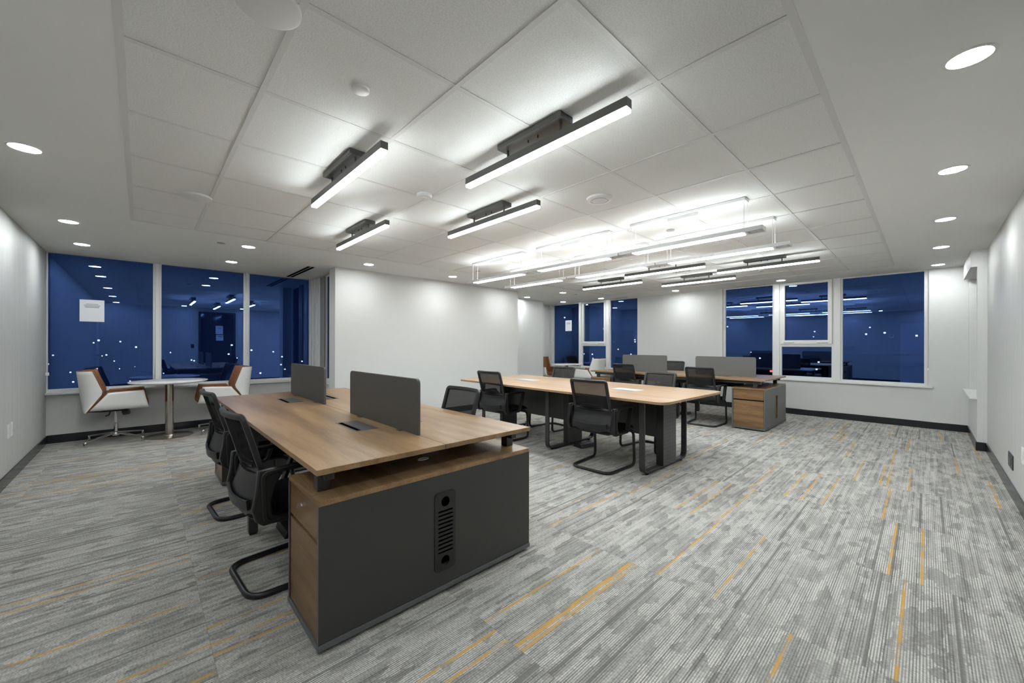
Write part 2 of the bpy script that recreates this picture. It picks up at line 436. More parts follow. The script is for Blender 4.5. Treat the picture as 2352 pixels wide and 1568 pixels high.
# baseboards
bh, bt = .108, .012
def base(side, *a): struct(B(*a).build('baseboard_' + side, 'baseboard_black', bevel=.003, seg=1, smooth=False))
base('left', XL, XL + bt, YR, YB, 0, bh)
base('right', XL, 7.55, YR, YR + bt, 0, bh)
base('right_return', 7.55 - bt, 7.55, YR + bt, YN + bt, 0, bh)
base('right_end', 7.55, XF, YN, YN + bt, 0, bh)
base('far', XF - bt, XF, YN + bt, YB, 0, bh)
base('back_left', XL + bt, XJ, YB - bt, YB, 0, bh)
base('back_side', XJ - bt, XJ, 6.52, YB - bt, 0, bh)
base('middle', 2.17, 6.1 + bt, 6.26 - bt, 6.26, 0, bh)
base('middle_side', 6.1, 6.1 + bt, 6.26, 7.21 - bt, 0, bh)
base('recess', 6.1, 8.0 + bt, 7.21 - bt, 7.21, 0, bh)
base('back_right', 8.0 + bt, XF - bt, YB - bt, YB, 0, bh)

# ceiling: plaster border round a field of lay-in tiles
GX = [-.078] + [.4163 + .6523 * k for k in range(12)] + [8.2154]
GY = [.323] + [.8526 + .6588 * k for k in range(7)] + [5.298]
o4 = rect(XL - T, XF + T, YR - T, YB + T)
ceiling = struct(MB().plate(o4, [rect(GX[0], GX[-1], GY[0], GY[-1])], CEIL, CEIL + .05, XY).build('ceiling', 'ceiling_paint', smooth=False))
B(GX[0] - .1, GX[-1] + .1, GY[0] - .1, GY[-1] + .1, CEIL + .05, CEIL + .08).build('deck', 'ceiling_paint', ceiling, smooth=False)
tmesh = {}
g = .0125
for i in range(len(GX) - 1):
    for j in range(len(GY) - 1):
        wx, wy = round(GX[i + 1] - GX[i], 3), round(GY[j + 1] - GY[j], 3)
        if (wx, wy) not in tmesh:
            a, b_ = wx / 2 - .002, wy / 2 - .002
            tmesh[(wx, wy)] = B(-a, a, -b_, b_, CEIL + .004, CEIL + .02).mesh('ceiling_tile', 'ceiling_tile', smooth=False)
        o = bpy.data.objects.new('ceiling_tile', tmesh[(wx, wy)]); COL.objects.link(o); o.parent = ceiling
        o.location = ((GX[i] + GX[i + 1]) / 2, (GY[j] + GY[j + 1]) / 2, random.uniform(0, .0015))
for x in GX[1:-1]: B(x - g, x + g, GY[0], GY[-1], CEIL + .0008, CEIL + .0038).build('grid_bar', 'grid_white', ceiling, smooth=False)
for y in GY[1:-1]: B(GX[0], GX[-1], y - g, y + g, CEIL + .0014, CEIL + .0039).build('grid_bar', 'grid_white', ceiling, smooth=False)
e = .028
B(GX[0], GX[0] + e, GY[0], GY[-1], CEIL - .001, CEIL + .0036).build('edge_trim', 'grid_white', ceiling, smooth=False)
B(GX[-1] - e, GX[-1], GY[0], GY[-1], CEIL - .001, CEIL + .0036).build('edge_trim', 'grid_white', ceiling, smooth=False)
B(GX[0] + e, GX[-1] - e, GY[0], GY[0] + e, CEIL - .001, CEIL + .0036).build('edge_trim', 'grid_white', ceiling, smooth=False)
B(GX[0] + e, GX[-1] - e, GY[-1] - e, GY[-1], CEIL - .001, CEIL + .0036).build('edge_trim', 'grid_white', ceiling, smooth=False)

# ------------------------------------------------------------------ windows
def wroot(n):
    o = bpy.data.objects.new('window_%d' % n, None); COL.objects.link(o); return struct(o)
# window 1: three tall panes on the back wall and one pane round the corner
w1 = wroot(1)
FT = .05
mull = [(XL, XL + .012), (.127, .222), (1.252, 1.338), (2.275, XJ + .12)]
holes = [rect(mull[i][1], mull[i + 1][0], .705, CEIL + .012) for i in range(3)]
MB().plate(rect(XL - .02, XJ + .12, WT, CEIL + .02), holes, YB + .03, YB + .03 + FT, XZ).build('window_frame', 'white_trim', w1, bevel=.004, smooth=False)
for i in range(3):
    MB().box(mull[i][1] - .01, mull[i + 1][0] + .01, YB + .05, YB + .058, .695, CEIL + .015).build('pane', 'window_glass', w1, smooth=False)
for x0, x1 in mull[1:3]:
    B(x0 + .028, x1 - .028, YB - .005, YB + .032, WT + .02, CEIL).build('mullion_cap', 'white_trim', w1, bevel=.004, smooth=False)
B(XL, XJ - .0, YB - .075, YB + .03, WT - .022, WT + .006).build('window_sill', 'sill_white', w1, bevel=.006, smooth=False)
# corner post with vertical grooves, then the side pane
for k, (a, b_, d) in enumerate([(7.79, 7.87, 0), (7.72, 7.785, .018), (7.62, 7.715, .004), (7.55, 7.615, .02)]):
    B(XJ - .005 + d, XJ + .07, a, b_, WT, CEIL).build('corner_post', 'white_trim', w1, bevel=.005, smooth=False)
MB().plate(rect(6.5, 7.55, WT, CEIL), [rect(6.6, 7.16, .72, CEIL - .03)], XJ + .03, XJ + .08, YZ).build('window_frame', 'white_trim', w1, bevel=.004, smooth=False)
for a, b_ in ((7.17, 7.27), (7.285, 7.38)):
    B(XJ + .0, XJ + .034, a, b_, WT + .02, CEIL - .02).build('side_mullion', 'frame_grey', w1, bevel=.006, smooth=False)
B(XJ + .05, XJ + .058, 6.59, 7.17, .71, CEIL - .02).build('pane', 'window_glass', w1, smooth=False)
B(XJ - .06, XJ + .03, 6.525, YB - .08, WT - .022, WT + .006).build('window_sill', 'sill_white', w1, bevel=.006, smooth=False)

def far_window(n, y0, y1, m1, m2, zb):
    """three lights, the middle one split by a transom with an opening sash above"""
    wr_ = wroot(n); za, zc = 1.275, 1.40
    hs = [rect(y0 + .045, m1[0], zb, CEIL - .02), rect(m1[1] + .005, m2[0] - .005, zb + .02, za), rect(m1[1] - .0, m2[0] + .0, zc - .06, CEIL - .02), rect(m2[1], y1 - .045, zb, CEIL - .02)]
    MB().plate(rect(y0, y1, WF, CEIL), hs, XF + .035, XF + .095, YZ).build('window_frame', 'white_trim', wr_, bevel=.004, smooth=False)
    for h in hs: B(XF + .07, XF + .078, h[0][0] - .01, h[1][0] + .01, h[0][1] - .01, h[2][1] + .01).build('pane', 'window_glass', wr_, smooth=False)
    s0, s1 = m1[1] - .005, m2[0] + .005
    MB().plate(rect(s0, s1, zc - .075, CEIL - .006), [rect(s0 + .062, s1 - .062, zc + .0, CEIL - .05)], XF + .015, XF + .066, YZ).build('opening_sash', 'white_trim', wr_, bevel=.005, smooth=False)
    for fy in (.17, .83):
        yy = s0 + (s1 - s0) * fy
        h = B(XF + .002, XF + .015, yy - .085, yy + .085, zc - .055, zc - .015).build('sash_handle', 'plastic_white', wr_, bevel=.006)
        MB().tube([(XF + .0, yy - .05, zc - .035), (XF - .018, yy - .03, zc - .036), (XF - .02, yy + .075, zc - .04)], .006, 8).build('lever', 'plastic_white', h)
    for a, b_ in (m1, m2):
        B(XF + .012, XF + .036, a + .03, b_ - .03, WF + .02, CEIL).build('mullion_cap', 'white_trim', wr_, bevel=.004, smooth=False)
    B(XF - .05, XF + .035, y0 - .05, y1 + .03, WF - .025, WF + .004).build('window_sill', 'sill_white', wr_, bevel=.006, smooth=False)
    return wr_
wz = far_window(2, W2[0], W2[1], (5.755, 5.895), (6.665, 6.795), .70)
wy_ = far_window(3, W3[0], W3[1], (1.02, 1.17), (1.935, 2.085), .70)
B(XF - .012, XF - .0, W3[1] + .0, W3[1] + .06, WF, CEIL).build('jamb_strip', 'blind_white', wy_, smooth=False)
# window 4: the niche beside the right wall, closed by a blind
w4 = wroot(4)
B(7.66, 8.9, YN - .14, YN - .13, .66, 2.28).build('blind', 'blind_white', w4, smooth=False)
MB().tube([(7.66, YN - .09, 2.235), (8.9, YN - .09, 2.235)], .028, 12).build('blind_roller', 'blind_white', w4)
B(7.575, 8.95, YN - .1, YN + .062, .632, .66).build('window_sill', 'sill_white', w4, bevel=.004, smooth=False)

# doors (on the walls beside and behind the camera, seen only as reflections)
d1 = struct(bpy.data.objects.new('door_1', None)); COL.objects.link(d1)
MB().plate(rect(-.33, .62, 0, 2.06), [rect(-.27, .56, .0005, 2.0)], XL + .0005, XL + .03, YZ).build('door_frame', 'door_white', d1, bevel=.004, smooth=False)
B(XL + .001, XL + .02, -.268, .558, .012, 1.998).build('door_panel', 'door_white', d1, smooth=False)
MB().tube([(XL + .02, .49, 1.0), (XL + .07, .49, 1.0), (XL + .075, .38, 1.0)], .01, 8).build('door_handle', 'chrome', d1)
d2 = struct(bpy.data.objects.new('door_2', None)); COL.objects.link(d2)
MB().plate(rect(1.36, 2.36, 0, 2.37), [rect(1.42, 2.30, .0005, 2.31)], YR + .0005, YR + .03, XZ).build('door_frame', 'black_metal', d2, bevel=.004, smooth=False)
B(1.42, 2.30, YR + .001, YR + .016, .012, 2.31).build('door_leaf', 'door_dark_glass', d2, smooth=False)
MB().tube([(2.22, YR + .016, .9), (2.22, YR + .06, .9), (2.22, YR + .06, 1.3), (2.22, YR + .016, 1.3)], .012, 8).build('door_handle', 'chrome', d2)

# ------------------------------------------------------------------ the city outside
def cam_dir(u, v): return (F * FPX + RR * (u - 1176) + UU * (791.92 - v)).normalized()
def far_pt(u, v, d): p = cam_dir(u, v) * d; return (p.x, p.y, p.z + H)
bt_ = B(-260, 520, -260, 520, -62, -60).build('street_ground', 'building_dark', smooth=False); struct(bt_)
bspots = [('broad dark office block on the skyline behind the middle mullion of the right window', 150, -3.5, 30, 36, 56),
          ('dark flat-roofed block seen low in the right window above the sash', 190, 9.5, 26, 60, 58),
          ('slim dark tower beyond the far left window', 170, 38.5, 24, 26, 78),
          ('low wide building far beyond the rightmost pane', 230, -14, 40, 80, 52),
          ('dark housing block beyond the middle pane of the far left window', 210, 33, 30, 42, 66)]
for lb, d, ang, bw, bd, hh in bspots:
    a = R(ang); cx, cy = 9 + d * math.cos(a), d * math.sin(a)
    t = thing('distant_building', lb, 'building', (cx, cy, -60), a, 'buildings across the city at night')
    MB().box(-bw / 2, bw / 2, -bd / 2, bd / 2, 0, hh).build('block', 'building_dark', t, smooth=False)
    MB().box(-bw / 4, bw / 4, -bd / 5, bd / 6, hh, hh + 3).build('roof_hut', 'building_dark', t, smooth=False)
    wn_ = MB(); rs = random.Random(int(d))
    for k in range(22 if hh > 60 else 12):
        yy = rs.uniform(-bd / 2 + 1, bd / 2 - 1); zz = rs.uniform(hh * .45, hh - 1.5)
        wn_.box(-bw / 2 - .15, -bw / 2, yy - .28, yy + .28, zz - .25, zz + .25)
    o = wn_.build('lit_windows', 'glow_city', t, smooth=False); o['kind'] = 'stuff'
cl = MB(); rs = random.Random(11)
def light_pt(p, r): cl.box(p[0] - r, p[0] + r, p[1] - r, p[1] + r, p[2] - r, p[2] + r)
for k in range(110):
    ang = R(rs.uniform(-18, 42)); d = rs.uniform(300, 420)
    light_pt((9 + d * math.cos(ang), d * math.sin(ang), rs.uniform(-38, 16)), d * rs.uniform(.0006, .0016))
for k in range(60):
    ang = R(rs.uniform(74, 106)); d = rs.uniform(250, 350)
    light_pt((d * math.cos(ang), 8 + d * math.sin(ang), rs.uniform(-34, 4)), d * rs.uniform(.0006, .0016))
o = cl.build('city_lights', 'glow_city', smooth=False); tag(o, 'scattered white lights of the city at night outside the windows', 'city lights', kind='stuff')
rl = B(-.3, .3, -.3, .3, -.3, .3).build('traffic_light', 'glow_cityred', bevel=.1)
rl.location = far_pt(1771, 852, 150); tag(rl, 'tiny red light in the street below the right window', 'traffic light')

# ================================================================== WORKSTATIONS
ZT, TH = .778, .025          # desktop height and thickness
def storage_cabinet(label, loc, panel_mat, near, vent):
    """low cabinet across the end of a double desk; fronts on both short sides"""
    t = thing('storage_cabinet', label, 'cabinet', loc)
    hw, D = .628, .455
    MB().box(-hw, hw, 0, D, .622, .646).build('top_board', 'oak_desk', t, bevel=.0015, smooth=False)
    B(-hw - .004, hw + .004, -.004, D + .004, .02, .044).build('base_plate', 'edge_grey', t, bevel=.0015, smooth=False)
    B(-hw + .04, hw - .04, .035, D - .035, 0, .02).build('plinth', 'black_metal', t, smooth=False)
    B(-hw + .03, hw - .03, .03, D - .02, .045, .621).build('carcass', 'void_black', t, smooth=False)
    holes = []
    vy, vs_ = (0, 1) if near else (D, -1)
    if vent == 'grille': holes = [rect(-.055, .047, .15, .505)]
    if vent == 'slot': holes = [rect(-.03, .09, .118, .505)]
    for k, (y0, y1) in enumerate(((0, .018), (D - .018, D))):
        hs = holes if (k == 0) == near else []
        MB().plate(rect(-hw, hw, .044, .622), hs, y0, y1, XZ).build('side_panel', panel_mat, t, bevel=.001, seg=1, smooth=False)
        for sx_ in (-1, 1):
            B(sx_ * hw - .0012, sx_ * hw + .0012, y0 + .001, y1 - .001, .046, .621).build('edge_band', 'edge_grey', t, smooth=False)
    if vent == 'grille':
        f = lambda u, v, w_: (u, vy - vs_ * w_, v)
        hs = [circ(-.005, .480, .026, 20), circ(-.005, .172, .026, 20)]
        for k in range(11): z = .432 - k * .0212; hs.append(rrect(-.050, .042, z - .0048, z + .0048, .004, 3))
        gr = MB().plate(rrect(-.069, .059, .122, .532, .022), hs, .0005, .005, f).build('vent_grille', 'black_metal', t, bevel=.001, seg=1)
    if vent == 'slot':
        f = lambda u, v, w_: (u, vy - vs_ * w_, v)
        MB().plate(rect(-.03, .09, .118, .505), [rect(-.022, .082, .126, .497)], -.024, .001, f).build('slot_liner', 'oak_front_shaded', t, smooth=False)
    for sx_ in (-1, 1):
        xs = sorted((sx_ * (hw - .022), sx_ * (hw - .004)))
        d = B(xs[0], xs[1], .021, D - .021, .468, .619).build('drawer', 'oak_front_shaded', t, bevel=.0015, smooth=False)
        MB().tube([(sx_ * (hw - .006), D / 2, .567), (sx_ * (hw + .004), D / 2, .567)], .011, 16).build('lock', 'chrome', d)
        MB().box(*sorted((sx_ * (hw + .004), sx_ * (hw + .022))), D / 2 - .0015, D / 2 + .0015, .560, .574).build('key', 'chrome', d)
        B(xs[0], xs[1], .021, D - .021, .047, .450).build('door', 'oak_front_shaded', t, bevel=.0015, smooth=False)
    return t
def double_desk(label, loc):
    t = thing('double_desk', label, 'desk', loc)
    L = 3.125; hw = .636
    for s in (-1, 1):
        xs = sorted((s * .0018, s * hw))
        B(xs[0], xs[1], 0, L, ZT - TH, ZT).build('desktop', 'oak_desk', t, bevel=.0018, smooth=False)
        B(s * .56 - .02, s * .56 + .02, .07, L - .07, .705, ZT - TH).build('side_rail', 'charcoal_metal', t, bevel=.002, smooth=False)
        for y in (.145, L - .145):
            B(s * .57 - .027, s * .57 + .027, y - .027, y + .027, .6465, ZT - TH).build('post', 'charcoal_metal', t, bevel=.003, smooth=False)
        lg = B(s * .605 - .027, s * .605 + .027, 1.45 - .027, 1.45 + .027, .012, ZT - TH).build('leg', 'charcoal_metal', t, bevel=.003, smooth=False)
        B(s * .605 - .022, s * .605 + .022, 1.45 - .022, 1.45 + .022, 0, .012).build('foot', 'black_metal', lg)
        for y0, y1 in ((.62, .955), (2.18, 2.52)):
            xa, xb = sorted((s * .085, s * .225))
            pm = MB().plate(rect(xa, xb, y0, y1), [rect(xa + .008, xb - .008, y0 + .008, y1 - .008)], ZT, ZT + .002, XY).build('power_module', 'edge_grey', t, smooth=False)
            lid = sorted((s * .094, s * .185)); br = sorted((s * .189, s * .217))
            B(lid[0], lid[1], y0 + .009, y1 - .009, ZT, ZT + .0025).build('lid', 'lid_grey', pm, bevel=.001, smooth=False)
            B(br[0], br[1], y0 + .009, y1 - .009, ZT, ZT + .0008).build('brush_slot', 'void_black', pm, smooth=False)
    for y in (.145, 1.45, L - .145):
        B(-.54, .54, y - .02, y + .02, .712, ZT - TH).build('cross_rail', 'charcoal_metal', t, bevel=.002, smooth=False)
    MB().plate([(-.14, .735), (-.14, .60), (.14, .60), (.14, .735), (.137, .735), (.137, .603), (-.137, .603), (-.137, .735)], [], .5, L - .5, lambda u, v, w_: (u, w_, v)).build('cable_tray', 'black_metal', t, smooth=False)
    MB().tube([(-.085 + .03 * math.cos(a), .085 + .016 * math.sin(a), .70) for a in (2 * math.pi * i / 20 for i in range(20))], .003, 6, True).build('cable_loop', 'disc_grey', t)
    return t
def desk_screen(label, loc, y0, y1, mat):
    t = thing('desk_screen', label, 'desk screen', loc)
    pts = []
    for cx, cy, a0 in ((y1 - .03, 1.102 - .03, 0), (y0 + .03, 1.102 - .03, 90)):
        pts += [(cx + .03 * math.cos(R(a0 + 90 * i / 6)), cy + .03 * math.sin(R(a0 + 90 * i / 6))) for i in range(7)]
    pts = [(y0, ZT + .0015), (y1, ZT + .0015)] + pts
    MB().plate(pts, [], -.009, .009, YZ).build('panel', mat, t, bevel=.003)
    for y in (y0 + .2, y1 - .2):
        B(-.03, .03, y - .025, y + .025, ZT + .0005, ZT + .004).build('clamp', 'charcoal_metal', t, bevel=.001)
    return t
WS1 = (1.165, 1.735, 0); WS2 = (7.405, 1.655, 0)
storage_cabinet('graphite storage cabinet with a black slotted vent panel, nearest the camera', WS1, 'graphite_board', True, 'grille')
storage_cabinet('graphite storage cabinet behind two mesh chairs at the far end of the front desk', (WS1[0], WS1[1] + 3.125 - .455, 0), 'graphite_board', False, 'grille')
storage_cabinet('grey storage cabinet with a narrow wood-lined slot near the right window', WS2, 'grey_board', True, 'slot')
storage_cabinet('grey storage cabinet mostly hidden at the far end of the rear desk', (WS2[0], WS2[1] + 3.125 - .455, 0), 'grey_board', False, 'slot')
double_desk('large oak double desk in the foreground with two dark divider screens', WS1)
double_desk('oak double desk in the rear by the far windows', WS2)
desk_screen('nearer dark grey divider screen on the front desk', WS1, .275, 1.28, 'screen_grey')
desk_screen('farther dark grey divider screen on the front desk, towards the left windows', WS1, 1.865, 2.90, 'screen_grey')
desk_screen('mid grey divider screen on the rear desk in front of the right window', WS2, .285, 1.26, 'screen_light_grey')
desk_screen('mid grey divider screen on the rear desk beside the far left window', WS2, 1.80, 2.76, 'screen_light_grey')

# ================================================================== MEETING TABLE
mt = thing('meeting_table', 'long light oak meeting table with rounded corners on black loop legs', 'table', (4.165, 3.25, 0), R(-1.5))
hw, hl = .69, 1.645
MB().plate(rrect(-hw, hw, -hl, hl, .09, 8), [], ZT - TH, ZT, XY).build('tabletop', 'oak_table', mt, bevel=.003)
cx = -.055
for yl in (-1.325, -.045, 1.235):
    path = fillet([(cx - .46, yl, .75), (cx - .46, yl, .028), (cx + .46, yl, .028), (cx + .46, yl, .75)], .075, 8)
    fr = MB().sweep(path, .06, .022, (0, 1, 0)).build('loop_leg', 'charcoal_metal', mt)
    B(cx - .47, cx + .47, yl - .03, yl + .03, .735, ZT - TH).build('top_bar', 'charcoal_metal', fr, smooth=False)
    for s in (-.37, .37): MB().lathe([(.018, 0), (.02, .006), (.012, .012), (.008, .018)], (cx + s, yl, 0), 14).build('glide', 'black_metal', fr)
    hs = [rect(cx - .085 + .0525 * a - .0045, cx - .085 + .0525 * a + .0045, .10 + .0385 * b_ - .0045, .10 + .0385 * b_ + .0045) for a in range(5) for b_ in range(16)]
    MB().plate(rect(cx - .12, cx + .16, .04, .752), hs, yl - .05, yl - .0475, XZ).build('perforated_panel', 'panel_grey', mt, smooth=False)
    MB().plate([(cx - .12, yl - .0475), (cx - .12, yl + .03), (cx - .117, yl + .03), (cx - .117, yl - .0475)], [], .04, .752, XY).build('panel_side', 'black_metal', mt, smooth=False)
    B(cx - .112, cx + .155, yl - .03, yl + .028, .042, .75).build('cable_riser', 'black_metal', mt, smooth=False)
B(cx + .0, cx + .018, -1.29, 1.2, .30, .748).build('modesty_panel', 'graphite_board', mt, smooth=False)
for y0, y1 in ((-.985, -.645), (.69, 1.03)):
    pm = B(-.115, .115, y0, y1, ZT - .01, ZT + .0012).build('power_module', 'disc_grey', mt, bevel=.0006, smooth=False)
    B(-.105, -.06, y0 + .01, y1 - .01, ZT + .0012, ZT + .002).build('flap', 'edge_grey', pm, smooth=False)

# ================================================================== MESH CHAIRS
def mesh_chair(mesh_mat):
    t = thing('mesh_chair', 'chair', 'chair', (0, 0, 0), 0, 'black mesh-back cantilever chairs')
    # cantilever base: one bent tube, faces +x
    up = lambda s: [(-.05, s * .225, .40), (.17, s * .235, .405), (.245, s * .242, .36), (.262, s * .245, .018)]
    pts = up(1) + [(-.235, .222, .016), (-.235, -.222, .016)] + list(reversed(up(-1)))
    MB().tube(fillet(pts, [.0, .05, .06, .06, .09, .09, .06, .06, .05, .0], 6), .015, 12).build('cantilever_base', 'black_metal', t)
    # seat
    s = MB(); rows = []
    for x, zt in ((-.235, .452), (-.20, .468), (-.05, .462), (.10, .468), (.20, .466), (.25, .448), (.268, .42)):
        hwid = .235 + .02 * (x + .2)
        rows.append([(x, y, z) for y, z in [(-hwid, .415), (-hwid - .006, zt - .03), (-hwid + .03, zt), (-hwid * .4, zt - .006), (hwid * .4, zt - .006), (hwid - .03, zt), (hwid + .006, zt - .03), (hwid, .415), (hwid * .7, .40), (-hwid * .7, .40)]])
    s.rings(rows); s.build('seat', 'chair_fabric', t, sub=1)
    B(-.19, .2, -.20, .20, .385, .405).build('seat_pan', 'chair_plastic', t, bevel=.01)
    # back: gently dished frame leaning backwards
    def bp(y, z):
        k = (z - .47) / .475
        return (-.168 - .115 * k - .017 * k * k + .035 * (y / .22) ** 2, y, z)
    def ring(w0, w1, z0, z1, r):
        return [bp(a, b_) for a, b_ in fillet2([(-w0, z0), (w0, z0), (w1, z1), (-w1, z1)], r)]
    def fillet2(p, r):
        q = [(float(v.x), float(v.y)) for v in fillet([(a, b_, 0) for a, b_ in p], r, 5, True)]
        out = []
        for i in range(len(q)):
            a, b_ = q[i], q[(i + 1) % len(q)]; n = max(1, int(math.hypot(b_[0] - a[0], b_[1] - a[1]) / .05))
            out += [(a[0] + (b_[0] - a[0]) * k / n, a[1] + (b_[1] - a[1]) * k / n) for k in range(n)]
        return out
    MB().sweep(ring(.210, .208, .455, .934, .02), .026, .030, (1, 0, .28), True).build('back_frame', 'chair_plastic', t)
    rows = [[bp(y * (.195), z) for y in (-1, -.75, -.5, -.25, 0, .25, .5, .75, 1)] for z in [.63 + .29 * k / 8 for k in range(9)]]
    MB().sheet(rows).build('back_mesh', mesh_mat, t, solid=.003, recalc=False)
    rows = [[(bp(y * .195, z)[0] + .012 * math.sin(math.pi * (z - .46) / .19), y * .195, z) for y in (-1, -.75, -.5, -.25, 0, .25, .5, .75, 1)] for z in [.46 + .18 * k / 8 for k in range(9)]]
    MB().sheet(rows).build('lumbar_pad', 'chair_fabric', t, solid=.022, recalc=False)
    # moulded carrier behind the pad: shell with a raised collar and a curved lower band, joining the two arm posts
    def sx_of(y, z):
        pz = [(.40, -.190), (.44, -.205), (.475, -.212), (.55, -.186), (.60, -.172), (.70, -.172)]
        for (z0, x0), (z1, x1) in zip(pz, pz[1:]):
            if z <= z1: break
        return x0 + (x1 - x0) * (z - z0) / (z1 - z0) - .036 * (1 - (y / .26) ** 2)
    ys = [-.256 + .512 * k / 12 for k in range(13)]
    rows = []
    for f in [k / 9 for k in range(10)]:
        row = []
        for y in ys:
            zt = .655 + .032 * max(0, 1 - (abs(y) / .15) ** 4); z = .405 + (zt - .405) * f
            row.append((sx_of(y, z), y, z))
        rows.append(row)
    MB().sheet(rows).build('carrier_shell', 'chair_plastic', t, solid=.009, recalc=False)
    MB().sweep([(sx_of(y, .475) - .012, y, .474 + .012 * (y / .2) ** 2) for y in [-.2 + .4 * k / 14 for k in range(15)]], .052, .014, (-.1, 0, 1)).build('rear_band', 'chair_plastic', t)
    MB().sweep([(sx_of(y, .67) - .004, y, .672) for y in [-.13 + .26 * k / 10 for k in range(11)]], .028, .010, (0, 0, 1)).build('collar', 'chair_plastic', t)
    for sd in (-1, 1):
        y = sd * .268
        pth = fillet([(-.195, y, .655), (.145, y, .662), (.055, y, .405), (-.185, y, .405)], [.035, .055, .03, .04], 6, True)
        a = MB().sweep(pth, .048, .022, (0, 1, 0), True).build('armrest', 'chair_plastic', t)
        post = [(-.215, .668), (-.08, .672), (-.105, .64), (-.138, .58), (-.158, .50), (-.15, .44), (-.10, .405), (-.12, .392), (-.195, .392), (-.225, .42), (-.24, .48), (-.225, .56)]
        MB().plate(post, [], y - .016, y + .016, XZ).build('arm_post', 'chair_plastic', a, bevel=.006)
    return t
A = []; proto = mesh_chair('mesh_black')
PI = math.pi
place(proto, A, (.62, 2.57, 0), R(3.5), 'mesh chair tucked under the left side of the front desk, nearest the camera')
place(proto, A, (.635, 3.77, 0), R(3), 'mesh chair tucked under the left side of the front desk, farther back')
place(proto, A, (1.665, 2.63, 0), PI, 'mesh chair on the right side of the front desk, only its backrest showing')
place(proto, A, (3.60, 2.40, 0), R(2), 'mesh chair at the near side of the meeting table, closest to the table end')
place(proto, A, (3.65, 4.05, 0), R(3), 'mesh chair at the near side of the meeting table, farther towards the white wall')
place(proto, A, (6.79, 2.52, 0), R(1), 'mesh chair in front of the rear desk, beside its grey cabinet')
place(proto, A, (6.86, 3.93, 0), R(0), 'mesh chair in front of the rear desk, towards the far left window')
place(proto, A, (8.36, 3.85, 0), PI, 'mesh chair on the window side of the rear desk, between the two screens')
Bk = []; proto2 = mesh_chair('mesh_grey')
place(proto2, Bk, (4.68, 2.415, 0), PI - R(5), 'mesh chair across the meeting table, nearer the table end, back facing the windows')
place(proto2, Bk, (4.70, 4.04, 0), PI - R(3), 'mesh chair across the meeting table, near the round table group')

# ================================================================== ROUND TABLES AND LOUNGE CHAIRS
def round_table(label, loc):
    t = thing('round_table', label, 'table', loc)
    MB().lathe([(.395, .758), (.422, .766), (.432, .776), (.432, .782), (.428, .785), (0.001, .785)], n=64).build('tabletop', 'table_white', t)
    MB().lathe([(.0485, .012), (.0485, .76)], n=32).build('pole', 'brushed_steel', t)
    MB().lathe([(.07, .012), (.066, .02), (.049, .022)], n=32).build('collar', 'brushed_steel', t)
    MB().lathe([(.268, 0), (.268, .006), (.255, .011), (.05, .014)], n=56).build('base_disc', 'brushed_steel', t)
    return t
round_table('round white table on a steel column under the left window', (.295, 7.405, 0))
round_table('round white table in the far corner by the far left window', (8.47, 6.77, 0))

